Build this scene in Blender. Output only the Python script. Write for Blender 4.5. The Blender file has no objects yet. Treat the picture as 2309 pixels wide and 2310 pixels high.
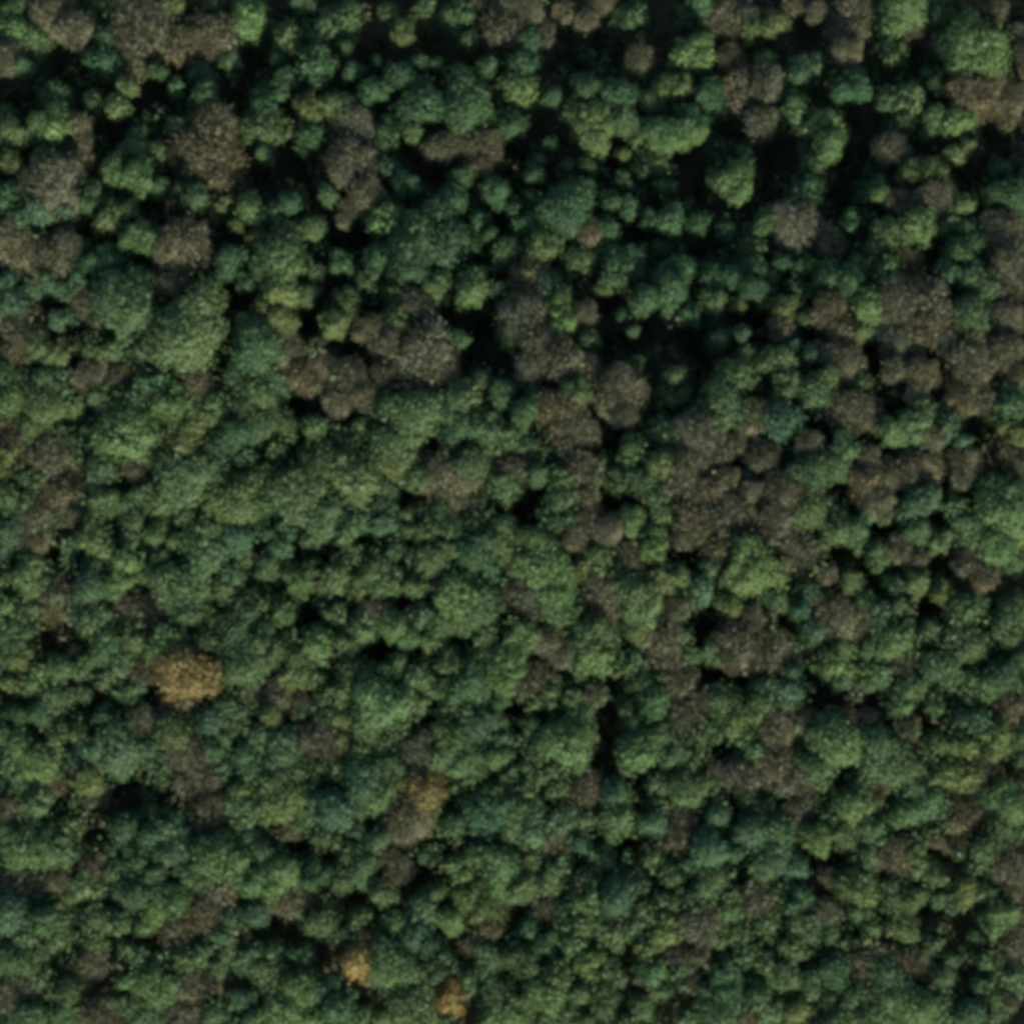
import bpy, math, random
import numpy as np
from mathutils import Vector, Matrix

# ---------------------------------------------------------------- basics
scene = bpy.context.scene
C = scene.collection
R = math.radians
rng = np.random.default_rng(11)
random.seed(11)

PX = 2309.0                     # survey grid the trees were mapped on
SC = 0.075                      # metres per survey unit
TILT = R(4.0)                   # the aircraft looks a little north of straight down
DIST = 700.0
HALF = PX / 2 * SC
K = HALF / DIST
CTR = np.array((0.0, 0.0, 8.0))
FWD = np.array((0.0, math.sin(TILT), -math.cos(TILT)))
UP = np.array((0.0, math.cos(TILT), math.sin(TILT)))
RT = np.array((1.0, 0.0, 0.0))
EYE = CTR - FWD * DIST
SUN_AZ = R(160.0)               # clockwise from north (+Y)
SUN_EL = R(29.0)


def terrain(x, y):
    """a low ridge runs across the wood; its north side falls away faster"""
    x = np.asarray(x, float); y = np.asarray(y, float)
    ry = np.where(x < 34, 50.6 - (x + 86.6) * 0.416, 0.4 + (x - 34) * 0.53)
    ry = np.clip(ry, -20, 55)
    d = 90 * np.tanh((y - ry) / 90)
    h = -(0.19 * np.sqrt(d * d + 120) + 0.07 * d)
    return h + 0.7 * np.sin(x * .061 + 1) * np.cos(y * .053) + 4.0


def locate(px, py, zoff):
    """where the sight line over survey point (px, py) meets the canopy zoff above the ground"""
    d = FWD + (px - PX / 2) / (PX / 2) * K * RT + (PX / 2 - py) / (PX / 2) * K * UP
    z = 5.0 + zoff
    for _ in range(6):
        t = (z - EYE[2]) / d[2]
        p = EYE + t * d
        z = float(terrain(p[0], p[1])) + zoff
    return p[0], p[1]


# ---------------------------------------------------------------- materials
def new_mat(name):
    m = bpy.data.materials.new(name)
    m.use_nodes = True
    nt = m.node_tree
    for n in list(nt.nodes):
        nt.nodes.remove(n)
    return m, nt, nt.nodes, nt.links


def foliage_mat(name, source='OBJECT', trans=0.2, var=0.09, rough=0.6, hue=0.015, green=0.0):
    m, nt, N, L = new_mat(name)
    out = N.new('ShaderNodeOutputMaterial')
    if source == 'OBJECT':
        src = N.new('ShaderNodeObjectInfo'); col = src.outputs['Color']
    else:
        src = N.new('ShaderNodeAttribute'); src.attribute_name = 'tint'; col = src.outputs['Color']
    geo = N.new('ShaderNodeNewGeometry')
    # leaf to leaf differences
    mr = N.new('ShaderNodeMapRange')
    mr.inputs['To Min'].default_value = 1 - var; mr.inputs['To Max'].default_value = 1 + var
    L.new(geo.outputs['Random Per Island'], mr.inputs['Value'])
    # patches of fresher and older leaves through the wood
    nz = N.new('ShaderNodeTexNoise'); nz.inputs['Scale'].default_value = 0.55; nz.inputs['Detail'].default_value = 3
    L.new(geo.outputs['Position'], nz.inputs['Vector'])
    mr2 = N.new('ShaderNodeMapRange')
    mr2.inputs['From Min'].default_value = .3; mr2.inputs['From Max'].default_value = .7
    mr2.inputs['To Min'].default_value = .5 - hue; mr2.inputs['To Max'].default_value = .5 + hue
    L.new(nz.outputs['Fac'], mr2.inputs['Value'])
    hs = N.new('ShaderNodeHueSaturation')
    nz3 = N.new('ShaderNodeTexNoise'); nz3.inputs['Scale'].default_value = 1.1; nz3.inputs['Detail'].default_value = 4
    L.new(geo.outputs['Position'], nz3.inputs['Vector'])
    mr3 = N.new('ShaderNodeMapRange')
    mr3.inputs['From Min'].default_value = .3; mr3.inputs['From Max'].default_value = .7
    mr3.inputs['To Min'].default_value = .84; mr3.inputs['To Max'].default_value = 1.16
    L.new(nz3.outputs['Fac'], mr3.inputs['Value'])
    mu = N.new('ShaderNodeMath'); mu.operation = 'MULTIPLY'
    L.new(mr.outputs[0], mu.inputs[0]); L.new(mr3.outputs[0], mu.inputs[1])
    if green:                            # boughs that still carry green leaves
        ng = N.new('ShaderNodeTexNoise'); ng.inputs['Scale'].default_value = .42; ng.inputs['Detail'].default_value = 5
        L.new(geo.outputs['Position'], ng.inputs['Vector'])
        mg = N.new('ShaderNodeMapRange')
        mg.inputs['From Min'].default_value = .45; mg.inputs['From Max'].default_value = .68
        mg.inputs['To Min'].default_value = 0; mg.inputs['To Max'].default_value = green
        L.new(ng.outputs['Fac'], mg.inputs['Value'])
        mc = N.new('ShaderNodeMix'); mc.data_type = 'RGBA'
        L.new(mg.outputs[0], mc.inputs[0]); L.new(col, mc.inputs[6]); mc.inputs[7].default_value = (.085, .118, .050, 1)
        col = mc.outputs[2]
    L.new(col, hs.inputs['Color']); L.new(mu.outputs[0], hs.inputs['Value']); L.new(mr2.outputs[0], hs.inputs['Hue'])
    b = N.new('ShaderNodeBsdfPrincipled')
    b.inputs['Roughness'].default_value = rough
    b.inputs['Specular IOR Level'].default_value = 0.25
    L.new(hs.outputs[0], b.inputs['Base Color'])
    tr = N.new('ShaderNodeBsdfTranslucent'); L.new(hs.outputs[0], tr.inputs['Color'])
    mx = N.new('ShaderNodeMixShader'); mx.inputs[0].default_value = trans
    L.new(b.outputs[0], mx.inputs[1]); L.new(tr.outputs[0], mx.inputs[2])
    L.new(mx.outputs[0], out.inputs['Surface'])
    return m


def noise_mat(name, c1, c2, scale, rough=0.9):
    m, nt, N, L = new_mat(name)
    out = N.new('ShaderNodeOutputMaterial')
    geo = N.new('ShaderNodeNewGeometry')
    nz = N.new('ShaderNodeTexNoise'); nz.inputs['Scale'].default_value = scale; nz.inputs['Detail'].default_value = 8
    L.new(geo.outputs['Position'], nz.inputs['Vector'])
    cr = N.new('ShaderNodeValToRGB')
    cr.color_ramp.elements[0].position = .32; cr.color_ramp.elements[0].color = (*c1, 1)
    cr.color_ramp.elements[1].position = .68; cr.color_ramp.elements[1].color = (*c2, 1)
    L.new(nz.outputs['Fac'], cr.inputs[0])
    bp = N.new('ShaderNodeBump'); bp.inputs['Strength'].default_value = .6; bp.inputs['Distance'].default_value = .15
    L.new(nz.outputs['Fac'], bp.inputs['Height'])
    b = N.new('ShaderNodeBsdfPrincipled'); b.inputs['Roughness'].default_value = rough
    L.new(cr.outputs[0], b.inputs['Base Color']); L.new(bp.outputs[0], b.inputs['Normal'])
    L.new(b.outputs[0], out.inputs['Surface'])
    return m


M_LEAF = foliage_mat('leaf_foliage')
M_TWIG = foliage_mat('twig_foliage', trans=0.15, var=0.16, rough=.85, hue=.008, green=.65)
M_AUTUMN = foliage_mat('autumn_foliage', hue=.02, var=.2, green=.45)
M_MASS = foliage_mat('mixed_foliage', source='ATTR')
M_BARK = noise_mat('bark', (.05, .04, .03), (.13, .11, .085), 3.0)
M_SOIL = noise_mat('leaf_litter', (.026, .034, .016), (.075, .070, .036), .45)


# ---------------------------------------------------------------- mesh helpers
def quads_mesh(name, P, mat, tint=None):
    """P: (n,4,3) array of separate leaf faces -> one mesh"""
    n = len(P)
    me = bpy.data.meshes.new(name)
    me.vertices.add(n * 4); me.loops.add(n * 4); me.polygons.add(n)
    me.vertices.foreach_set('co', P.reshape(-1).astype(np.float32))
    me.loops.foreach_set('vertex_index', np.arange(n * 4, dtype=np.int32))
    me.polygons.foreach_set('loop_start', np.arange(0, n * 4, 4, dtype=np.int32))
    me.polygons.foreach_set('loop_total', np.full(n, 4, dtype=np.int32))
    if tint is not None:
        a = me.color_attributes.new('tint', 'FLOAT_COLOR', 'POINT')
        t = np.ones((n, 4, 4), np.float32); t[:, :, :3] = tint[:, None, :]
        a.data.foreach_set('color', t.reshape(-1))
    me.materials.append(mat)
    me.update(); me.validate()
    return me


def unit(v):
    return v / np.maximum(np.linalg.norm(v, axis=-1, keepdims=True), 1e-9)


def cards(P, Nrm, size, jitter, aspect=(.7, 1.3)):
    """a leaf face at every point, roughly facing Nrm"""
    n = len(P)
    nn = unit(Nrm + rng.normal(0, jitter, (n, 3)))
    a = rng.normal(0, 1, (n, 3))
    u = unit(np.cross(nn, a)); v = np.cross(nn, u)
    s = size * rng.uniform(.65, 1.35, (n, 1)) * .5
    su = s * rng.uniform(*aspect, (n, 1)); sv = s * rng.uniform(*aspect, (n, 1))
    k = rng.uniform(.45, 1.1, (n, 4, 1))
    Q = np.stack([-u * su - v * sv, u * su - v * sv, u * su + v * sv, -u * su + v * sv], 1) * k
    Q += (nn * s * .35)[:, None, :] * rng.normal(0, 1, (n, 4, 1))
    return P[:, None, :] + Q


def lobed_points(lobes, n, zmin, depth):
    """points scattered on the outside of a cluster of lobes"""
    cen = np.array([l[0] for l in lobes]); rad = np.array([l[1] for l in lobes])
    w = rad ** 2; w /= w.sum()
    pts, nrm = [], []
    got = 0
    while got < n:
        i = rng.choice(len(lobes), n * 2, p=w)
        d = unit(rng.normal(0, 1, (n * 2, 3)))
        d[:, 2] = np.where(d[:, 2] < -.3, -d[:, 2], d[:, 2])
        rr = rad[i][:, None] * (1 - depth * rng.random((n * 2, 1)) ** 1.5)
        p = cen[i] + d * rr
        dist = np.linalg.norm(p[:, None, :] - cen[None], axis=2) / rad[None]
        dist[np.arange(len(p)), i] = 9
        ok = (dist.min(1) > .86) & (p[:, 2] > zmin)
        pts.append(p[ok]); nrm.append(d[ok]); got += ok.sum()
    return np.concatenate(pts)[:n], np.concatenate(nrm)[:n]


def make_lobes(style):
    L = []
    if style == 'dome':                      # rounded evergreen head with a knobbly surface
        L.append((np.array((0, 0, 0.)), .90))
        k = rng.integers(15, 21)
        for j in range(k):
            a = j * 2.4 + rng.uniform(-.3, .3); z = rng.uniform(-.15, .92)
            q = math.sqrt(max(0, 1 - z * z))
            L.append((np.array((math.cos(a) * q, math.sin(a) * q, z)) * rng.uniform(.62, .72), rng.uniform(.24, .36)))
    elif style == 'bushy':                   # broad crown of several rounded boughs
        L.append((np.array((0, 0, -.05)), .76))
        k = rng.integers(10, 15)
        for j in range(k):
            a = j * 2.4 + rng.uniform(-.4, .4); z = rng.uniform(-.1, .85)
            q = math.sqrt(max(0, 1 - z * z))
            L.append((np.array((math.cos(a) * q, math.sin(a) * q, z * .8)) * rng.uniform(.42, .62), rng.uniform(.32, .5)))
    else:                                    # ragged: open crown of many smaller clumps
        L.append((np.array((0, 0, -.1)), .68))
        k = rng.integers(18, 26)
        for j in range(k):
            a = j * 2.4 + rng.uniform(-.5, .5); z = rng.uniform(-.2, .9)
            q = math.sqrt(max(0, 1 - z * z))
            L.append((np.array((math.cos(a) * q, math.sin(a) * q, z * .85)) * rng.uniform(.45, .76), rng.uniform(.2, .36)))
    return L


SIZES = {'S': (1250, .14), 'M': (2900, .095), 'L': (6500, .066)}


def shape_crown(p, d, taper):
    """uneven outline, and a head that narrows upwards; faces follow the new slope"""
    ph = rng.uniform(0, 6.283, 4)
    a = np.arctan2(p[:, 1], p[:, 0])
    w = 1 + .13 * np.sin(2 * a + ph[0]) + .11 * np.sin(3 * a + ph[1]) + .08 * np.sin(5 * a + ph[2] + 2 * p[:, 2]) + .05 * np.sin(9 * a + ph[3])
    f = w * (1 - taper * np.clip(p[:, 2], -.3, 1))
    q = p.copy(); q[:, :2] *= f[:, None]
    q[:, 0] += .10 * math.cos(ph[3]) * p[:, 2]; q[:, 1] += .10 * math.sin(ph[3]) * p[:, 2]
    fz = np.abs(rng.normal(0, .11, (len(q), 1))) * (rng.random((len(q), 1)) < .5)
    q = q + d * fz + rng.normal(0, .022, q.shape)      # loose shoots standing out of the surface
    n = d.copy(); n[:, 2] += taper * np.linalg.norm(p[:, :2], axis=1) * 1.2
    return q, unit(n)


def crown_mesh(style, size):
    n, card = SIZES[size]
    if style == 'bare':                      # fine twigs and a few dead leaves
        lobes = make_lobes('ragged' if rng.random() < .4 else 'bushy')
        p, d = lobed_points(lobes, int(n * 1.3), -.45, .3)
        p, d = shape_crown(p, d, .2)
        tw = unit(d + np.array((0, 0, .7)) + rng.normal(0, .55, d.shape))
        side = unit(np.cross(tw, rng.normal(0, 1, d.shape)))
        ln = card * rng.uniform(1.2, 2.6, (len(p), 1)); wd = card * rng.uniform(.12, .24, (len(p), 1))
        Q = np.stack([p - side * wd, p + side * wd, p + side * wd * .3 + tw * ln, p - side * wd * .3 + tw * ln], 1)
        p2, d2 = lobed_points(lobes, int(n * 1.0), -.4, .16)
        p2, d2 = shape_crown(p2, d2, .2)
        p2 = p2 + rng.normal(0, .05, p2.shape)
        Q2 = cards(p2, d2 + np.array((0, 0, .2)), card * .85, .62)
        return quads_mesh('bare_crown', np.concatenate([Q, Q2]), M_TWIG)
    p, d = lobed_points(make_lobes(style), n, -.5, .16)
    p, d = shape_crown(p, d, {'dome': .44, 'bushy': .34, 'ragged': .34}[style])
    return quads_mesh(style + '_crown', cards(p, d + np.array((0, 0, .12)), card, .22), M_LEAF)


PROTO = {}
for st in ('dome', 'bushy', 'ragged', 'bare'):
    for sz in 'SML':
        PROTO[st, sz] = [crown_mesh(st, sz) for _ in range(6)]


def tube(verts, faces, a, b, ra, rb, n=7):
    a = np.array(a, float); b = np.array(b, float)
    t = unit(b - a); u = unit(np.cross(t, (.3, .9, .2))); v = np.cross(t, u)
    k = len(verts)
    for c, r in ((a, ra), (b, rb)):
        for i in range(n):
            w = 2 * math.pi * i / n
            verts.append(tuple(c + (u * math.cos(w) + v * math.sin(w)) * r))
    for i in range(n):
        j = (i + 1) % n
        faces.append((k + i, k + j, k + n + j, k + n + i))
    faces.append(tuple(k + n + i for i in range(n)))


def trunk_mesh(limbs):
    """trunk for a tree of unit height: flared foot, taper, limbs reaching into the crown"""
    V, F = [], []
    pts = [(0, 0, -.03, .030), (0, 0, .03, .020)]
    x = y = 0
    for z in (.25, .5, .72, .9):
        x += rng.uniform(-.012, .012); y += rng.uniform(-.012, .012)
        pts.append((x, y, z, .020 * (1.05 - z)))
    for p, q in zip(pts, pts[1:]):
        tube(V, F, p[:3], q[:3], p[3], q[3])
    for j in range(limbs):
        a = j * 2.4 + rng.uniform(-.4, .4); z = rng.uniform(.5, .8)
        i = 3 if z < .65 else 4
        s = np.array(pts[i][:3]); s[2] = z
        m = s + np.array((math.cos(a) * .07, math.sin(a) * .07, .06))
        e = m + np.array((math.cos(a + .3) * .06, math.sin(a + .3) * .06, .09))
        tube(V, F, s, m, .007, .005, 5); tube(V, F, m, e, .005, .002, 5)
    me = bpy.data.meshes.new('trunk')
    me.from_pydata(V, [], F); me.materials.append(M_BARK); me.update()
    return me


TRUNKS = [trunk_mesh(7) for _ in range(5)]

# ---------------------------------------------------------------- the mapped trees
# per survey tile: kind letter, x, y, crown radius.  g dark evergreen, t blue-green, m mid green,
# l light green, y yellow-green, b leafless brown, o orange, x open gap
TILES = {
(0, 0): "l90,75,75 b340,90,120 b1010,230,180 y1350,190,70 l1750,140,130 b1470,250,110 b1250,330,110 g740,430,100 m1600,410,80 m220,310,90 g165,470,65 b60,400,80 g650,180,80 b520,200,90 m890,100,90 m390,700,140 l370,880,110 y185,980,60 m660,730,110 y830,760,100 b600,1000,70 g50,800,80 g1230,600,90 t1440,690,90 b1500,880,120 b1480,1120,170 y1810,920,110 g1850,1080,80 m970,960,70 m950,1050,90 m1110,1110,80 m1260,1100,70 l960,1240,110 m1120,1320,95 m1270,1340,55 t1390,1390,90 l1000,1690,130 l1760,1480,140 y1660,1580,70 y1800,1680,90 b1280,1720,190 y770,1530,90 m650,1400,100 g60,1400,100 m300,1130,80 b340,1330,150 t290,1500,90 b60,1700,120 b250,1830,150 g1600,1850,110 x1780,420,110 x1080,700,140 x140,650,110 x760,920,120 x1830,1230,110 x1050,1440,80 x1620,1640,80 x1650,700,70 x450,430,110",
(560, 0): "m650,160,180 m280,300,150 m450,250,100 g220,430,70 g480,460,110 g690,330,60 m980,80,80 y1080,230,110 m1250,60,70 g1560,270,110 b1790,200,110 m1400,110,50 g1200,450,80 g1330,440,60 g1680,470,60 g900,420,50 x870,340,140 x1500,430,100 x1060,100,60 x1250,310,110 g1190,740,130 g1530,760,150 l1860,640,110 g1850,860,110 y620,750,100 g450,970,140 y100,960,90 m120,1090,80 b740,900,110 b720,1140,120 m790,1180,80 g960,950,130 m1150,910,70 b1360,1040,120 b1620,1020,150 b1640,1160,80 g1090,1290,100 m560,1370,90 b830,1360,110 g280,1430,80 m450,1600,110 m230,1720,120 l200,1830,150 b660,1550,60 g1500,1240,80 g1460,1330,50 g1430,1430,90 l980,1540,110 m1130,1720,150 g1380,1740,150 g1620,1540,90 g1700,1640,60 g1860,1460,80 m1810,1780,120 g880,1820,90 g100,650,60 g230,660,40 x330,1200,130 x150,1250,130 x1300,1250,100 x1130,1080,80 x700,1700,120 x650,1370,50 x1770,1580,70 x1820,1100,110 x560,1620,60",
(1120, 0): "b470,80,90 b630,140,80 m930,110,150 b340,230,90 g210,280,70 l1370,380,170 l1450,290,80 b1650,130,160 b1640,400,110 y1780,190,60 b1000,420,120 l1880,430,60 g1330,100,80 x780,300,150 x1160,170,110 x1540,370,60 x500,250,80 x480,430,120 g380,680,90 g860,660,90 y1170,620,50 b1740,620,110 y660,900,150 m1020,930,110 l1170,940,120 g1370,860,140 l1400,930,90 m1060,1150,100 y880,1080,70 g1180,1330,100 b1860,850,130 l1680,1260,150 l1720,1350,90 m1530,1240,80 g380,1010,50 g290,1130,50 m640,1170,90 m500,1170,50 g880,1290,90 g770,1430,80 g930,1460,90 g1070,1540,80 g230,1580,100 g480,1480,150 g130,1420,90 g600,1370,80 m420,1680,55 b640,1620,80 g1410,1570,110 g1610,1620,90 g760,1730,60 g1150,1740,60 g1890,1560,70 g90,1800,110 g930,1860,140 m560,1820,90 m1800,1780,90 y240,1830,70 g1740,1080,50 x1400,1150,120 x1850,1150,60 x1700,960,60 x1570,900,90 x340,850,110 x1000,1650,110 x1060,1380,50 x820,1150,90 x1400,1350,100 x1700,1480,100 x1450,1720,120 x150,1080,90",
(1690, 0): "b730,150,190 b470,80,80 l1090,80,140 m1010,390,150 b1130,200,90 m1330,100,100 l1600,350,180 b1720,100,100 b1350,310,80 g140,430,100 y170,170,120 t450,450,70 b680,370,110 b1870,230,80 x400,200,130 x1230,330,80 x620,460,70 x1880,80,80 g650,630,60 g780,620,60 m1150,700,110 l520,900,170 l560,1020,90 m440,1160,100 b1010,1040,130 g400,1360,110 g880,1330,130 l900,1370,60 y1290,1210,80 b1600,680,170 l1450,860,90 b1840,700,80 y1530,1020,70 g1860,1380,100 y1480,1450,80 g700,1560,100 t150,1550,80 b340,1600,130 b550,1700,130 l1200,1570,130 m1000,1700,150 m880,1790,100 b1100,1830,110 g40,1850,50 g230,1830,50 b1780,1650,100 g1470,1760,80 m1520,1600,70 b1180,1430,70 b1850,1850,100 g400,1880,90 x800,850,130 x780,1080,110 x650,1250,100 x200,1130,130 x620,1400,80 x880,1470,80 x1700,1000,130 x1560,1250,110 x720,1680,60 x1240,1830,80 x100,1350,80",
(0, 560): "t240,280,70 t430,300,70 t90,390,110 b150,560,110 b200,650,100 y270,700,70 b430,80,100 m80,900,110 m360,930,90 l130,1080,130 y310,1100,120 m440,1000,80 y240,1270,80 b130,1360,110 y20,1540,70 m220,1640,100 b370,1450,130 b400,1750,120 m50,1780,100 b620,380,90 m860,400,180 m1300,600,290 b1220,100,120 m1620,170,150 m1850,110,110 g650,130,60 y1850,420,80 m660,720,90 b640,890,100 g1100,950,100 m740,1050,90 m900,1050,100 l1200,1100,130 b1400,960,100 m1550,1100,100 g1800,700,150 m1820,1020,140 m650,1340,80 l880,1280,170 y1330,1270,150 m1700,1200,130 g1690,1330,120 m1280,1560,180 g720,1570,140 b950,1550,100 m740,1790,110 m1090,1780,160 y1640,1780,160 m1560,1640,120 m1800,1640,120 g1550,1520,80 g1890,1800,70 b870,860,60 m990,850,50 x1640,400,100 x460,620,60 x340,370,60 x1380,220,60 x900,1620,50",
(560, 560): "m400,320,110 g650,100,100 m830,230,110 m700,380,120 b120,370,90 y600,540,110 b840,570,110 b1170,430,100 m1050,500,90 g1130,120,120 m1310,280,90 l1570,280,140 g1760,300,50 g1500,630,70 m1390,620,60 b1240,760,150 b1300,900,120 m1640,930,90 b230,700,130 b400,900,130 b640,1060,120 m170,960,130 m80,1200,110 m250,1240,100 m1020,1380,150 m1160,1150,150 m1400,1130,110 y800,1250,80 g1440,1310,70 m1440,1410,70 m1650,1260,110 m1580,1530,120 b1400,1620,160 b1430,1700,120 b1880,1560,100 m1800,1700,120 m640,1330,90 m580,1500,130 m440,1580,120 m750,1620,160 m300,1700,170 t950,1830,130 m80,1650,120 m1180,1690,60 y1000,1500,110 b1200,1480,60 m1240,1860,90 b700,900,100 l60,1800,80 x470,470,100 x610,210,70 x360,1100,100 x1480,460,100 x1650,620,130 x1580,780,110 x1770,800,100 x720,690,80 x1310,1380,60 x1110,1750,60 x700,1200,50",
(1120, 560): "b220,260,120 t360,240,100 m250,100,60 m560,100,100 g820,120,150 m860,210,90 m760,260,90 g1270,150,100 g1200,300,100 g1510,230,110 m1520,360,120 y1690,390,80 g1800,110,70 g1800,270,70 g1340,460,100 l450,530,90 g1580,640,90 t1720,600,70 m1750,740,60 y110,660,100 b200,500,120 b600,480,90 m640,640,90 g960,580,50 b250,840,130 b280,680,90 b460,800,100 g880,460,50 m560,1000,90 b870,1000,110 b900,1170,90 m1240,1050,150 m1250,900,80 m1600,1100,190 m1700,900,110 b1790,1180,110 g180,1160,80 b450,1150,150 b520,1300,170 m100,1340,90 m950,1440,140 y1150,1530,90 b170,1530,120 b600,1540,110 m850,1640,140 m440,1780,90 b1420,1340,120 b1680,1370,80 b1290,1580,110 b1450,1700,110 m1560,1220,90 g300,1590,60 m1090,1720,90 b1600,1860,110 b1330,1850,80 m1150,1330,110 x820,700,140 x800,400,110 x1100,600,130 x1350,650,100 x1700,480,110 x1420,870,70 x690,1180,60 x870,1330,60 x770,1810,60 x1100,900,60 x1700,1510,60 x250,1750,80",
(1690, 560): "g20,150,70 m150,200,80 m410,160,70 g550,190,80 g710,250,100 l830,410,90 m360,310,80 m130,320,90 y260,430,80 m370,490,50 m760,170,90 l980,190,110 b1060,90,90 b1230,430,150 b1050,400,120 b1250,550,110 b1040,640,110 b650,580,90 m790,570,60 b230,570,80 t320,690,60 m200,800,90 b650,800,130 y560,900,60 m480,1000,110 m770,950,100 b1200,880,120 b1180,1010,80 b740,1150,140 t220,1230,130 b420,1380,110 l1000,1290,130 m1140,1250,90 b1250,1330,90 b850,1470,100 m600,1530,120 m400,1580,130 b820,1650,150 b1150,1560,150 b250,1720,120 y420,1850,150 t1120,1830,120 b900,1780,90 g1500,60,60 m1560,180,90 b1830,200,120 m1530,460,120 b1600,640,110 b1540,800,110 b1800,740,90 m1820,1080,120 b1620,1060,90 b1480,1060,80 y1770,1240,60 t1490,1350,70 b1510,1520,90 m1650,1700,120 l1780,1820,160 b1830,1450,90 x60,530,80 x430,600,60 x880,780,90 x1250,50,60 x1620,1260,130 x620,1680,70 x900,1400,50 x1300,960,50 x520,1270,60 x1700,1500,80",
(0, 1120): "t60,280,110 b420,100,70 b260,150,100 y220,480,120 b420,660,110 m200,600,90 l30,780,100 m150,830,100 m100,980,120 l290,1260,110 m430,1420,90 g150,1520,100 l130,1740,120 y410,1700,90 l290,1890,110 m70,1900,80 m480,430,60 y10,1130,40 m930,160,90 m1110,260,110 m1440,250,110 t1670,260,110 y680,300,100 l860,460,120 m1050,540,90 g1150,420,110 m1250,600,150 m1430,430,130 m1600,550,120 m1580,660,90 g1300,720,120 m1320,850,90 y1820,760,130 m1760,850,110 t640,650,130 m640,830,100 l760,1050,120 y920,1010,100 l1150,1040,130 t1290,1040,90 m1460,1010,90 b1060,820,100 o1290,1230,170 b1280,1400,110 m1640,1020,140 m1720,1180,150 m740,1260,110 m880,1170,90 m900,1370,100 b970,1230,100 m1600,1500,150 t1470,1600,130 m1710,1640,100 t1510,1780,80 y1890,1540,60 y1250,1640,110 g760,1520,130 t850,1750,150 t640,1800,100 m1150,1840,90 b1350,1790,160 b1010,1600,110 g1780,1830,110 b1830,1390,70 x410,950,60 x380,420,50 x1040,370,50 x700,1430,50 x1790,550,60 x130,1400,50 x1040,1430,50",
(560, 1120): "m540,130,130 t950,180,110 m740,150,110 m1450,230,130 m1250,90,60 y1190,240,60 m1330,430,130 g220,220,90 m140,480,110 l350,570,140 y620,580,150 m770,430,70 m960,560,130 l1500,700,140 m1640,760,140 g1590,400,130 y1830,350,110 b1860,690,80 m50,760,100 m240,800,90 l500,1050,150 m120,980,100 m340,1200,120 y290,1280,80 b200,1380,110 m800,900,140 b910,790,80 l1130,970,120 m1280,1000,130 m1350,900,100 m1600,850,80 m1420,1180,90 l1780,1190,130 m1580,1180,80 m700,1230,90 m1060,1160,60 g950,1230,50 l920,1430,170 y1150,1450,130 m640,1380,100 m1240,1300,120 y1060,1620,90 m820,1560,130 g1560,1340,110 m1500,1440,90 g1770,1430,70 y160,1540,100 y560,1560,90 t1600,1600,140 l1430,1680,130 t270,1710,80 b560,1700,110 y680,1690,60 m80,1720,90 m230,1830,130 b1090,1690,80 b1200,1830,110 m1380,1840,120 l1540,1820,110 l1730,1830,100 m950,1880,120 b500,1790,70 x430,860,90 x880,310,60 x1260,1580,60 x1860,1540,70 x1850,1850,80 x480,720,50 x840,1100,60 x370,400,40 x1180,1110,50",
(1120, 1120): "m440,60,80 l300,320,110 m90,380,120 l320,500,150 l430,660,120 b200,680,100 l1070,270,80 b780,240,100 b640,150,90 y700,430,90 b960,370,100 b960,480,110 y1180,570,80 m800,560,80 b750,650,110 y980,760,140 m400,830,110 l190,980,110 b360,1020,90 m680,980,130 l650,1120,150 b1180,1010,130 b1220,1140,80 l110,1210,130 b280,1260,100 m320,1390,120 b1440,240,120 b1380,160,100 b1580,350,120 l1800,480,150 t1420,640,90 y1640,760,130 b1720,1000,130 m1500,1080,50 b1650,1130,80 m1050,1330,130 b1290,1290,90 b1330,1540,110 g1100,1440,90 m900,1490,80 b680,1400,90 m1620,1500,120 l1680,1560,90 m1800,1560,100 m540,1530,90 m250,1600,110 l480,1720,150 m340,1750,100 m1070,1720,110 l1000,1810,130 m1380,1700,90 m1200,1780,110 b1880,1720,80 m1800,1810,80 g250,1880,80 m60,1800,90 m40,1440,50 x1380,400,70 x1480,870,110 x780,1540,110 x720,1310,60 x820,80,60 x230,120,90 x740,1780,80 x1530,1270,80 x90,1520,60 x460,1250,50 x1600,1780,60 x1400,1000,50",
(1690, 1120): "b330,380,170 b200,150,100 y440,100,100 m620,200,90 t720,250,80 m920,100,90 t1140,110,120 m1160,240,100 b1070,350,80 m500,330,70 m900,440,60 y1180,590,120 m1000,630,120 m700,620,120 t420,660,90 b550,560,60 b600,850,140 b750,900,110 t440,960,110 m860,860,110 l1000,1010,110 m1060,920,80 l620,1150,120 b150,1100,140 b160,1000,110 m820,1190,80 b1100,1200,90 m1300,1200,110 m650,1260,100 m800,1320,80 t250,1400,110 l1060,1440,130 m1040,1340,70 b820,1560,110 t560,1600,110 l600,1740,150 b190,1640,120 b150,1860,110 b1100,1640,130 m1290,1450,110 m320,1850,100 m900,1830,150 y1300,1750,80 m50,1480,90 m1560,250,110 l1700,350,110 b1560,420,90 m1830,480,120 b1640,560,90 m1500,800,100 y1800,850,100 m1560,1050,110 t1750,1260,120 m1620,1330,110 m1880,1330,80 b1840,1450,110 t1570,1570,100 y1500,1760,100 y1700,1780,110 b1600,1850,90 m1850,1700,90 x920,220,70 x500,1400,110 x820,1420,80 x1180,1560,60 x260,920,70 x1790,640,60 x850,580,60 x550,430,60 x1170,720,60 x430,1250,60 x1300,160,50 x1780,1880,70",
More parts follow.
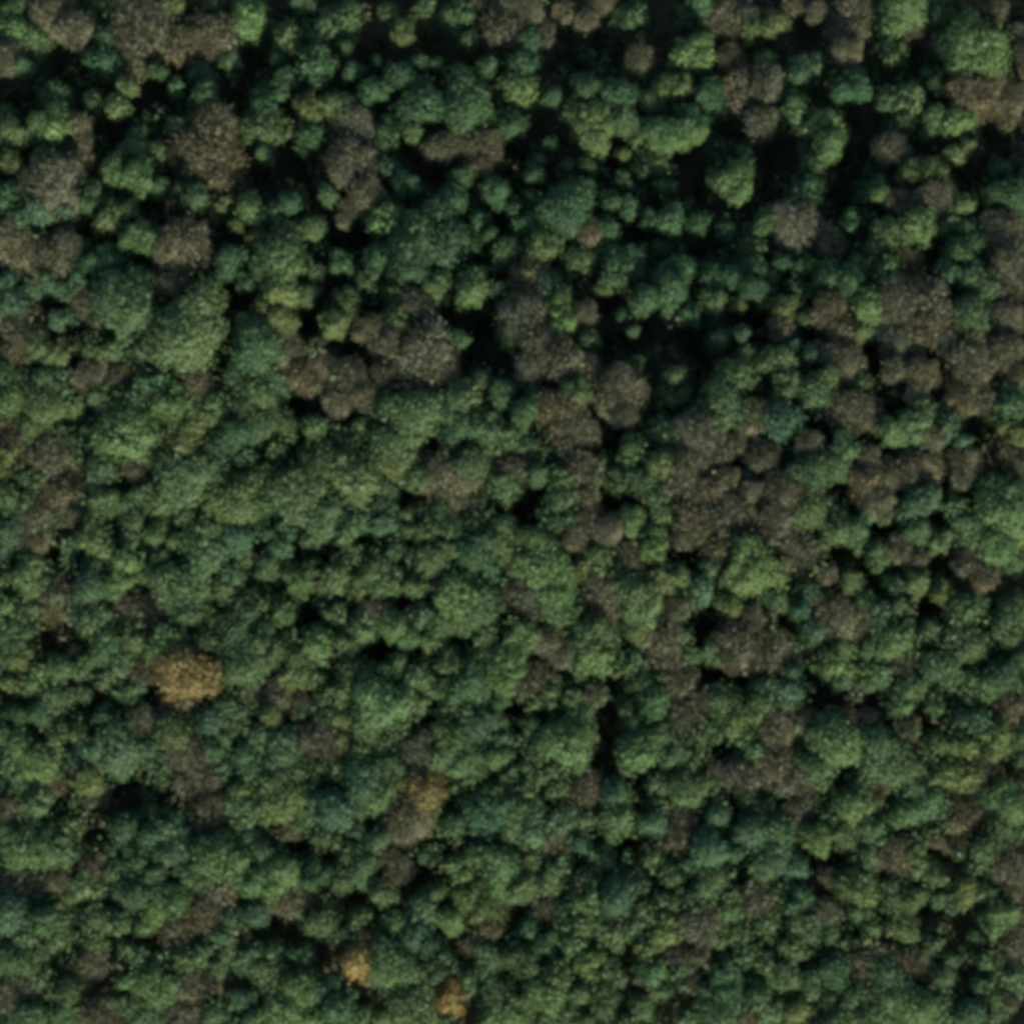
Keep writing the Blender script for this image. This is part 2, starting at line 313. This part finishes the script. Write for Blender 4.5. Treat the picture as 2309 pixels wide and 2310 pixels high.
(0, 1690): "b400,250,100 m250,370,130 b90,430,90 l150,700,110 t230,550,80 m380,680,110 b380,870,60 b280,920,120 b60,980,110 y460,1040,60 t100,1150,140 m180,1310,100 g330,1200,100 m480,1280,50 m80,1500,120 m250,1500,110 b640,1520,140 m500,1720,110 l480,1790,80 b110,1720,110 g230,1870,100 b700,1860,110 y640,200,90 b680,320,70 m830,160,90 b1400,180,150 b1480,450,110 m1090,450,90 g900,560,130 t1260,680,130 t1160,600,90 m1600,680,110 l1540,800,150 m1400,850,110 l1210,1020,120 g1000,750,110 m860,840,120 t1000,1000,110 l1010,1220,130 m700,1220,110 b680,850,110 y620,960,90 b1520,1000,130 b1480,1150,110 b1280,1260,140 l1850,880,120 m1770,150,100 l1850,230,90 m1720,440,90 l1880,400,80 t1850,680,70 t1580,1290,80 t1800,1150,130 m960,1480,80 l1100,1680,140 l900,1640,90 m1310,1500,100 b1320,1640,110 m1530,1520,100 m1720,1500,110 g1720,1740,120 b1300,1880,100 m1020,1840,110 m820,1780,60 x690,580,80 x880,300,100 x460,330,80 x1060,1320,60 x760,1640,70 x1600,1640,70 x1870,1270,60 x1200,330,80",
(560, 1690): "m230,200,130 l270,380,130 m110,260,80 t800,230,130 l930,330,120 m620,150,80 t610,430,130 m430,480,90 m470,620,60 b300,540,80 l250,880,120 b1120,500,160 o1240,290,120 y1070,270,80 l1550,110,150 l1720,90,90 m1460,530,150 g1680,450,110 m1620,720,130 l1500,830,150 l1780,850,120 m780,780,130 m660,900,120 y960,1000,140 g460,880,130 m530,1180,140 b290,1040,100 t120,1120,110 m780,1170,100 m720,1280,100 l1040,1220,80 t1200,1150,100 t1180,1300,120 l1420,1200,110 y1650,1080,120 b1720,1250,130 m1850,1000,100 t900,620,70 b1050,840,80 m1100,880,60 m1880,400,90 t1240,740,70 m1250,1020,70 b790,1330,60 m180,1600,130 l350,1710,110 m400,1580,80 o780,1500,110 l1010,1500,150 t900,1590,80 m1330,1530,110 m1700,1520,120 o1420,1740,100 m1400,1880,90 y1180,1820,160 m1750,1720,150 m700,1690,60 g640,1800,130 l240,1850,120 l1880,1860,110 m30,1450,80 m680,1890,80 x330,1290,100 x1220,870,100 x400,680,70 x560,1480,90 x880,1090,60 x830,1720,60 x1420,700,60 x1400,1280,60 x1560,1850,60 x750,1020,60 x1850,1250,60",
(1120, 1690): "m100,180,110 m340,160,90 l1020,100,170 m1330,260,130 b620,290,110 t820,330,90 l840,480,150 t1100,510,120 m1130,400,70 b1290,580,100 t600,640,100 m480,500,110 m230,520,110 m750,770,110 b380,620,80 m450,830,140 y210,950,120 m360,970,90 t850,1030,110 l630,1070,100 m960,940,100 m1230,870,130 t1480,700,110 m1520,940,110 m1380,1080,100 t1800,560,120 m1830,420,100 b1730,180,110 m1880,800,90 b1840,1040,90 m1620,1130,90 m1020,1140,100 y1160,1260,100 b1440,1230,130 m700,1240,100 m540,1220,100 m980,1250,80 m800,1280,80 g230,1270,110 b340,1100,90 m1680,1280,90 m1880,1200,100 m180,1500,120 m400,1600,100 l330,1720,130 l160,1860,150 m720,1720,110 l1080,1560,130 m1120,1700,120 m1280,1550,80 b1380,1640,120 m1600,1560,150 g1640,1680,110 m1000,1800,110 m1560,1850,120 m640,1500,90 m870,1600,80 b1760,1860,90 m1860,1480,70 m1350,1880,80 b1300,1460,80 m480,1850,100 x720,120,80 x960,660,80 x150,1130,80 x930,1450,60 x1220,1790,80 x1180,930,50 x600,740,40 x1450,1560,50 x1010,250,60 x940,1700,60",
(1690, 1690): "b130,100,130 b330,220,120 m450,140,90 b360,400,90 t100,400,110 m740,250,90 l720,400,120 b900,280,80 m1000,100,130 l1080,450,150 m1230,370,120 m820,560,120 l470,620,130 t150,730,130 g200,560,100 m680,600,90 m930,640,80 y1150,720,90 b1000,740,110 y1180,820,90 m1280,880,110 m100,860,80 l740,960,120 l760,1110,140 m960,980,100 y1000,1070,80 m1190,1020,70 g330,1050,130 m230,980,70 m80,1050,70 m380,1230,110 b520,1150,90 m1050,1230,140 m560,1300,90 m1330,1050,70 b560,900,90 b1300,640,70 y1480,190,100 b1560,90,90 l1800,380,110 m1730,560,110 b1480,480,100 m1640,740,90 y1500,980,130 b1820,800,130 m1650,1000,100 l1760,1180,140 b1870,1280,100 m1590,1310,70 b1820,1420,110 m200,1560,130 m430,1620,110 g600,1560,100 b780,1520,110 m950,1580,120 b1050,1480,90 b1140,1490,90 m1350,1600,120 m850,1720,130 l1100,1800,140 m560,1760,110 y320,1830,120 m860,1860,120 m1400,1480,80 t1500,1860,120 m1300,1780,110 m1700,1760,120 b1820,1760,90 m1640,1640,110 m130,1830,80 m1850,1600,100 m620,1880,100 x560,780,110 x480,830,80 x1240,1150,80 x1500,1260,100 x1520,1520,60 x430,1760,60 x1850,1870,70 x1140,920,60 x1290,600,60 x720,1230,60 x520,1000,60 x1540,1100,60 x930,400,50 x1760,90,60",
}
trees, gaps = [], []
for (ox, oy), txt in TILES.items():
    for w in txt.split():
        x, y, r = (float(v) for v in w[1:].split(','))
        f = 620 / 1931
        x, y, r = ox + x * f, oy + y * f, r * f
        if w[0] == 'x':
            gaps.append((x, y, r)); continue
        if any(t[4] != (ox, oy) and math.hypot(t[1] - x, t[2] - y) < .62 * max(t[3], r) for t in trees):
            continue
        trees.append((w[0], x, y, r, (ox, oy)))

# landmarks: place on the survey, full label, short name other labels refer to
MARKS = [
 (417, 752, 'broadest domed green tree with a pale lower edge, beside a black gap at left', 'broadest domed tree'),
 (414, 1515, 'golden orange autumn tree, the only large one in the left third', 'golden orange autumn tree'),
 (958, 1783, 'gold leaved tree just above the round pinkish brown tree', 'gold leaved tree'),
 (810, 2172, 'small rusty orange tree near the bottom edge beside a dark gap', 'rusty orange tree'),
 (1016, 2249, 'amber and brown tree at the bottom edge, rightmost of the orange trees', 'amber tree by the bottom edge'),
 (1857, 289, 'tall oval yellowish green tree between black gaps in the upper right', 'oval yellowish green tree'),
 (2204, 112, 'vivid green rounded tree in the top right corner', 'vivid green corner tree'),
 (1924, 48, 'broad greyish brown leafless tree on the top edge, right of a black gap', 'broad leafless top right tree'),
 (324, 74, 'broad brown leafless tree near the top left corner', 'broad leafless top left tree'),
 (1560, 122, 'knobbly light green tree with a black hollow on its right, near the top', 'knobbly light green tree'),
 (910, 414, 'lone dark round tree with a bright lower rim, ringed by shadow', 'lone dark round tree'),
 (321, 543, 'bright green tree beside a wide brown leafless crown at upper left', 'bright upper left tree'),
 (565, 475, 'bright yellowish green clumped tree right of a black gap, upper left', 'bright clumped tree'),
 (704, 311, 'dark emerald domed tree with a lit lower edge above a long black gap', 'dark emerald domed tree'),
 (1659, 405, 'ragged light green tree jutting into deep shadow at upper right', 'ragged light green tree'),
 (1064, 650, 'angular bright green tree left of a black gap, above the centre', 'angular bright green tree'),
 (1264, 730, 'small bright green tree standing among brown leafless crowns, upper centre', 'small bright tree among browns'),
 (1695, 939, 'pale tan leafless tree, warmest brown right of the centre', 'pale tan leafless tree'),
 (2011, 974, 'lone bright green tree among brown leafless trees at right', 'lone green tree among browns'),
 (1956, 692, 'small bright green tree at the left edge of a wide brown patch', 'small tree by brown patch'),
 (759, 1306, 'rounded yellow green tree just below the middle left', 'rounded yellow green tree'),
 (855, 1579, 'big fresh green tree left of the lower centre', 'big fresh green tree'),
 (389, 2017, 'lime green small tree just above a dark brown crown, lower left', 'lime green small tree'),
 (411, 2095, 'dark reddish brown leafless tree under the lime green small tree', 'dark reddish brown tree'),
 (920, 1850, 'round pinkish brown leafless tree under the gold leaved tree', 'round pinkish brown tree'),
 (2037, 1834, 'fresh yellowish green tree at lower right, brightest there', 'brightest lower right tree'),
 (1883, 1679, 'pale blue green rounded tree below a dark hollow at right', 'pale blue green rounded tree'),
 (1274, 1672, 'pale green broad tree left of a black gap, lower centre', 'pale broad lower tree'),
 (2262, 1149, 'pale sea green broad tree on the right edge', 'pale sea green edge tree'),
 (1796, 1242, 'broad pinkish grey leafless tree, largest one right of the centre', 'broad pinkish grey tree'),
 (2069, 1309, 'pale yellowish green tree above a small dark hollow at right', 'pale yellowish tree at right'),
 (48, 1915, 'pale mint green pointed tree near the left edge, low down', 'pale mint green tree'),
 (6, 1054, 'straw yellow tree cut by the left edge', 'straw yellow edge tree'),
 (42, 907, 'soft light green broad tree near the left edge', 'soft light green edge tree'),
 (369, 1454, 'bright yellow green tree directly above the golden orange autumn tree', 'bright tree above orange'),
 (1223, 1280, 'lush bright green tree just right below the centre', 'lush bright central tree'),
 (1499, 1444, 'brown leafless tree with a pale lower edge, left of a black gap', 'pale edged leafless tree'),
 (1390, 1844, 'broad light green tree above a black hollow, lower centre right', 'broad light green tree'),
 (205, 2178, 'pale pinkish grey tree near the lower left corner', 'pale pinkish grey tree'),
 (433, 1695, 'dark brown leafless tree under blue green foliage at left', 'dark brown leafless tree'),
 (29, 24, 'small pale green tree in the top left corner', 'pale top left corner tree'),
 (868, 2011, 'pointed yellowish green tree between two black gaps, low centre', 'pointed yellowish green tree'),
 (1560, 276, 'large dark green domed tree with a bright right edge, upper right', 'large dark domed tree'),
 (1171, 2287, 'wide fresh green tree on the bottom edge, at the middle', 'wide bottom edge tree'),
 (2043, 2268, 'pale green wide tree on the bottom edge, right side', 'pale wide bottom right tree'),
]
KIND = {  # name, crown styles, base colours, group
 'g': ('evergreen_tree', ('dome', 'bushy', 'ragged'), (.047, .100, .038), 'dark green evergreen trees'),
 't': ('evergreen_tree', ('bushy', 'dome'), (.054, .106, .047), 'dark green evergreen trees'),
 'm': ('broadleaf_tree', ('bushy', 'bushy', 'ragged'), (.070, .118, .043), 'mid green broadleaf trees'),
 'l': ('light_green_tree', ('bushy', 'ragged'), (.088, .150, .048), 'light and yellowish green trees'),
 'y': ('light_green_tree', ('ragged', 'bushy'), (.092, .132, .043), 'light and yellowish green trees'),
 'b': ('leafless_tree', ('bare',), (.172, .166, .094), 'brown leafless trees'),
 'o': ('autumn_tree', ('ragged', 'bushy'), (.185, .138, .042), 'orange autumn trees'),
}
COLN = {'g': 'dark green', 't': 'blue green', 'm': 'green', 'l': 'light green', 'y': 'yellowish green',
        'b': 'brown', 'o': 'orange'}
SHPN = {'dome': 'domed', 'bushy': 'bushy', 'ragged': 'ragged', 'bare': 'leafless'}
LIFT = {'g': 1.0, 't': .4, 'm': 0, 'l': 1.6, 'y': 1.2, 'b': -.3, 'o': 4.0}
ORD = ['', 'nearest', 'second', 'third', 'fourth', 'fifth', 'sixth', 'seventh', 'eighth', 'ninth', 'tenth',
       'eleventh', 'twelfth', 'thirteenth']
DIRS = ['right of', 'above right of', 'above', 'above left of', 'left of', 'below left of', 'below', 'below right of']

# who is a landmark
mark_of = {}
for k, (mx, my, _, _) in enumerate(MARKS):
    i = min((i for i in range(len(trees)) if i not in mark_of),
            key=lambda i: math.hypot(trees[i][1] - mx, trees[i][2] - my))
    mark_of[i] = k
at_mark = {k: i for i, k in mark_of.items()}

def ridge_px(x):
    return 480 + x * .416 if x < 1610 else 1150 - (x - 1610) * .53


# smaller crowns closing the canopy between the mapped ones
T0 = np.array([t[1:4] for t in trees]); G0 = np.array(gaps)
cand = rng.uniform(0, PX, (9000, 2))
extra = []
for x, y in cand:
    if np.min(np.hypot(G0[:, 0] - x, G0[:, 1] - y) - G0[:, 2] * 1.1 - 18) < 0:
        continue
    dd = np.hypot(T0[:, 0] - x, T0[:, 1] - y)
    south = y > ridge_px(x)
    if np.min(dd - T0[:, 2] * (1.12 if south else 1.45)) < 0:
        continue
    if any(math.hypot(e[1] - x, e[2] - y) < 58 for e in extra):
        continue
    k = trees[int(np.argmin(dd))][0]
    k = 'm' if k == 'o' else k
    extra.append((k, x, y, random.uniform(19, 27) if south else random.uniform(23, 31), None))
trees += extra

# the 300 largest crowns of a kind are single trees, the remaining small ones one mass
alone = set()
for nm in {v[0] for v in KIND.values()}:
    of = sorted((i for i, t in enumerate(trees) if KIND[t[0]][0] == nm), key=lambda i: (i not in mark_of, -trees[i][3]))
    alone.update(of[:298])

# looks
looks = []
for i, (k, x, y, r, _) in enumerate(trees):
    st = KIND[k][1][rng.integers(len(KIND[k][1]))]
    rm = r * SC * (1.6 if y < ridge_px(x) else (1.74 if r < 38 else 1.56))
    sz = 'small' if r < 24 else ('medium' if r < 37 else 'large')
    looks.append((st, rm, sz))

# labels
groups = {}
for i, (k, x, y, r, _) in enumerate(trees):
    if i in mark_of or i not in alone:
        continue
    mk = min(at_mark, key=lambda q: math.hypot(trees[at_mark[q]][1] - x, trees[at_mark[q]][2] - y))
    t = trees[at_mark[mk]]
    dx, dy = x - t[1], t[2] - y
    o = int(round(math.atan2(dy, dx) / (math.pi / 4))) % 8
    st, rm, sz = looks[i]
    desc = f'{sz} {COLN[k]} {SHPN[st]} tree'
    groups.setdefault((desc, mk, o), []).append((math.hypot(dx, dy), i))
labels = {i: MARKS[k][2] for i, k in mark_of.items()}
for (desc, mk, o), lst in groups.items():
    lst.sort()
    for n, (_, i) in enumerate(lst):
        rank = (ORD[n + 1] + ' such ') if len(lst) > 1 else ''
        labels[i] = f'{desc}, {rank}{DIRS[o]} the {MARKS[mk][3]}'


def tinted(base, s=.10, h=.05):
    v = math.exp(random.gauss(0, s))
    w = random.gauss(0, h)
    return (base[0] * v * (1 + w), base[1] * v, base[2] * v * (1 - w * .8), 1.0)


mass_P, mass_T = [], []


def mass_add(me, M, col):
    v = np.empty(len(me.vertices) * 3, np.float32); me.vertices.foreach_get('co', v)
    v = v.reshape(-1, 3) @ np.array(M.to_3x3()).T + np.array(M.translation)
    mass_P.append(v.reshape(-1, 4, 3)); mass_T.append(np.repeat(np.array([col[:3]]), len(v) // 4, 0))


placed = []
for i, (k, x, y, r, _) in enumerate(trees):
    st, rm, sz = looks[i]
    if k == 'b' and y > ridge_px(x):
        rm *= .80
    gd = np.hypot(G0[:, 0] - x, G0[:, 1] - y) - G0[:, 2] * (.7 if y > ridge_px(x) else .95)     # crowns keep out of the open gaps
    rm = max(min(rm, gd.min() * SC), rm * .62)
    name, _, base, grp = KIND[k]
    ratio = {'dome': 2.3, 'bushy': 2.0, 'ragged': 1.9, 'bare': 1.25}[st] * random.uniform(.9, 1.12)
    if k == 'b' and y > ridge_px(x):
        top_drop = .7
    else:
        top_drop = 0.0
    semi = min(rm * ratio, 8.5)
    calm = .55 if y > ridge_px(x) else 1.0
    top = 14.0 + rm * 1.0 + (LIFT[k] + random.uniform(-1.6, 1.6)) * calm - top_drop
    wx, wy = locate(x, y, top - semi * .75)
    gz = float(terrain(wx, wy))
    if i not in alone:
        M = Matrix.Translation((wx, wy, gz + top - semi)) @ Matrix.Rotation(random.uniform(0, 6.283), 4, 'Z') @ Matrix.Diagonal((rm, rm, semi, 1))
        mass_add(random.choice(PROTO[st, 'S']), M, tinted(base))
        continue
    root = bpy.data.objects.new(name, None); C.objects.link(root)
    root.empty_display_size = 1.0
    root.location = (wx, wy, gz)
    root['label'] = labels[i]; root['category'] = 'tree'; root['group'] = grp
    cls = 'S' if rm < 2.5 else ('M' if rm < 4.3 else 'L')
    cr = bpy.data.objects.new('crown', random.choice(PROTO[st, cls])); C.objects.link(cr)
    cr.parent = root
    if k == 'o':
        cr.material_slots[0].link = 'OBJECT'; cr.material_slots[0].material = M_AUTUMN
    cr.location = (0, 0, top - semi)
    e = random.uniform(.92, 1.08)
    cr.scale = (rm * e, rm / e, semi)
    cr.rotation_euler = (random.gauss(0, .05), random.gauss(0, .05), random.uniform(0, 6.283))
    cr.color = tinted(base)
    tk = bpy.data.objects.new('trunk', random.choice(TRUNKS)); C.objects.link(tk)
    tk.parent = root
    tk.rotation_euler = (0, 0, random.uniform(0, 6.283))
    h = top - semi * .35
    tk.scale = (h * .9, h * .9, h)
    placed.append((wx, wy, rm))

me = quads_mesh('small_trees', np.concatenate(mass_P), M_MASS, np.concatenate(mass_T))
o = bpy.data.objects.new('small_trees', me); C.objects.link(o)
o['kind'] = 'stuff'; o['label'] = 'small young trees filling in between the larger crowns'; o['category'] = 'young trees'

# ---------------------------------------------------------------- ground
n = 121
g = np.linspace(-1, 1, n); ax = np.sign(g) * (np.abs(g) ** 1.6) * 420
X, Y = np.meshgrid(ax, ax)
Z = terrain(X, Y)
me = bpy.data.meshes.new('ground')
idx = np.arange(n * n).reshape(n, n)
faces = np.stack([idx[:-1, :-1], idx[:-1, 1:], idx[1:, 1:], idx[1:, :-1]], -1).reshape(-1, 4)
me.from_pydata(np.stack([X, Y, Z], -1).reshape(-1, 3).tolist(), [], faces.tolist())
me.materials.append(M_SOIL); me.polygons.foreach_set('use_smooth', np.ones(len(me.polygons), bool)); me.update()
o = bpy.data.objects.new('ground', me); C.objects.link(o); o['kind'] = 'structure'

# ---------------------------------------------------------------- understorey: saplings and shrubs, uncountable
gap_w = []
for x, y, r in gaps:
    wx, wy = locate(x, y, 4.0)
    gap_w.append((wx, wy, r * SC))
gap_w = np.array(gap_w)
nc = 12500
cx = rng.uniform(-104, 104, nc); cy = rng.uniform(-104, 104, nc)
dg = np.min(np.hypot(cx[:, None] - gap_w[:, 0], cy[:, None] - gap_w[:, 1]) / gap_w[:, 2], 1)
gap_ht = np.where(cy < 50.6 - (cx + 86.6) * .416, rng.uniform(5.0, 9.5, nc), rng.uniform(.2, 1.4, nc))
ht = np.where(dg < 1.15, gap_ht, np.where(cy < 50.6 - (cx + 86.6) * .416, rng.uniform(9.5, 15.0, nc), rng.uniform(6.5, 12.5, nc)))
cr_ = np.where(dg < 1.15, rng.uniform(.7, 1.3, nc), rng.uniform(1.1, 1.9, nc))
per = 26
cen = np.stack([cx, cy, terrain(cx, cy) + ht], -1)
d = unit(rng.normal(0, 1, (nc, per, 3))); d[:, :, 2] = np.abs(d[:, :, 2]) * .9 - .1
P = (cen[:, None] + d * cr_[:, None, None]).reshape(-1, 3)
pal = np.array([(.050, .095, .034), (.060, .100, .036), (.070, .105, .036), (.090, .098, .048), (.052, .095, .042)])
tint = np.repeat(pal[rng.integers(0, 5, nc)] * np.exp(rng.normal(0, .15, (nc, 1))), per, 0)
me = quads_mesh('understorey', cards(P, d.reshape(-1, 3), .55, .35), M_MASS, tint)
o = bpy.data.objects.new('understorey', me); C.objects.link(o)
o['kind'] = 'stuff'; o['label'] = 'dense shrubs and saplings growing in the shade between the trees'; o['category'] = 'undergrowth'

# ---------------------------------------------------------------- the wood goes on beyond the mapped block
QS, TS = [], []
lib = {}
for st in ('dome', 'bushy', 'ragged'):
    for q in range(3):
        p, dd = lobed_points(make_lobes(st), 520, -.4, .2)
        lib[st, q] = (p, dd)
step = 4.6
for gx in np.arange(-118, 118.1, step):
    for gy in np.arange(-118, 118.1, step):
        x = gx + rng.uniform(-1.4, 1.4); y = gy + rng.uniform(-1.4, 1.4)
        if abs(x) < 88.5 and -89.5 < y < 91.0:
            continue
        rm = rng.uniform(2.2, 3.6); top = 12.5 + rm + rng.uniform(-1, 1.5); semi = rm * 1.15
        st = ('dome', 'bushy', 'ragged')[rng.integers(3)]
        p, dd = lib[st, rng.integers(3)]
        a = rng.uniform(0, 6.283)
        ro = np.array(((math.cos(a), -math.sin(a), 0), (math.sin(a), math.cos(a), 0), (0, 0, 1)))
        pp = (p @ ro.T) * np.array((rm, rm, semi)) + np.array((x, y, float(terrain(x, y)) + top - semi))
        QS.append(cards(pp, dd @ ro.T, .5, .35))
        c = np.array(random.choice([KIND[q][2] for q in 'gtmmlyb']))
        TS.append(np.repeat((c * np.exp(rng.normal(0, .15)))[None], len(pp), 0))
me = quads_mesh('surrounding_forest', np.concatenate(QS), M_MASS, np.concatenate(TS))
o = bpy.data.objects.new('surrounding_forest', me); C.objects.link(o)
o['kind'] = 'stuff'; o['label'] = 'mixed forest canopy carrying on past the edges of the view'; o['category'] = 'forest'

# ---------------------------------------------------------------- light
w = bpy.data.worlds.new('World'); scene.world = w
w.use_nodes = True
nt = w.node_tree
bg = nt.nodes['Background']
sky = nt.nodes.new('ShaderNodeTexSky'); sky.sky_type = 'NISHITA'; sky.sun_disc = False
sky.sun_elevation = SUN_EL; sky.sun_rotation = SUN_AZ
nt.links.new(sky.outputs[0], bg.inputs[0]); bg.inputs[1].default_value = 0.115
sd = np.array((math.sin(SUN_AZ) * math.cos(SUN_EL), math.cos(SUN_AZ) * math.cos(SUN_EL), math.sin(SUN_EL)))
sl = bpy.data.lights.new('sun', 'SUN'); sl.energy = 3.7; sl.angle = R(.5); sl.color = (1, .94, .84)
so = bpy.data.objects.new('sun', sl); C.objects.link(so)
so.rotation_euler = Vector(-sd).to_track_quat('-Z', 'Y').to_euler()
so.location = tuple(sd * 200)

# ---------------------------------------------------------------- camera
cam = bpy.data.cameras.new('camera'); co = bpy.data.objects.new('camera', cam); C.objects.link(co)
cam.sensor_fit = 'AUTO'; cam.angle = 2 * math.atan(K)
cam.clip_start = 1; cam.clip_end = 3000
mw = Matrix((RT, UP, -FWD)).transposed().to_4x4(); mw.translation = Vector(EYE)
co.matrix_world = mw
scene.camera = co

scene.view_settings.view_transform = 'Standard'
scene.view_settings.look = 'None'
scene.view_settings.exposure = 0.85
scene.view_settings.gamma = 1.0
scene.cycles.filter_width = 5.0          # the survey lens is soft
scene.cycles.max_bounces = 6
scene.cycles.diffuse_bounces = 4

print('TREES', len(trees), {k: sum(t[0] == k for t in trees) for k in 'gtmlybo'}, 'labels', len(set(labels.values())), 'maxw', max(len(v.split()) for v in labels.values()))
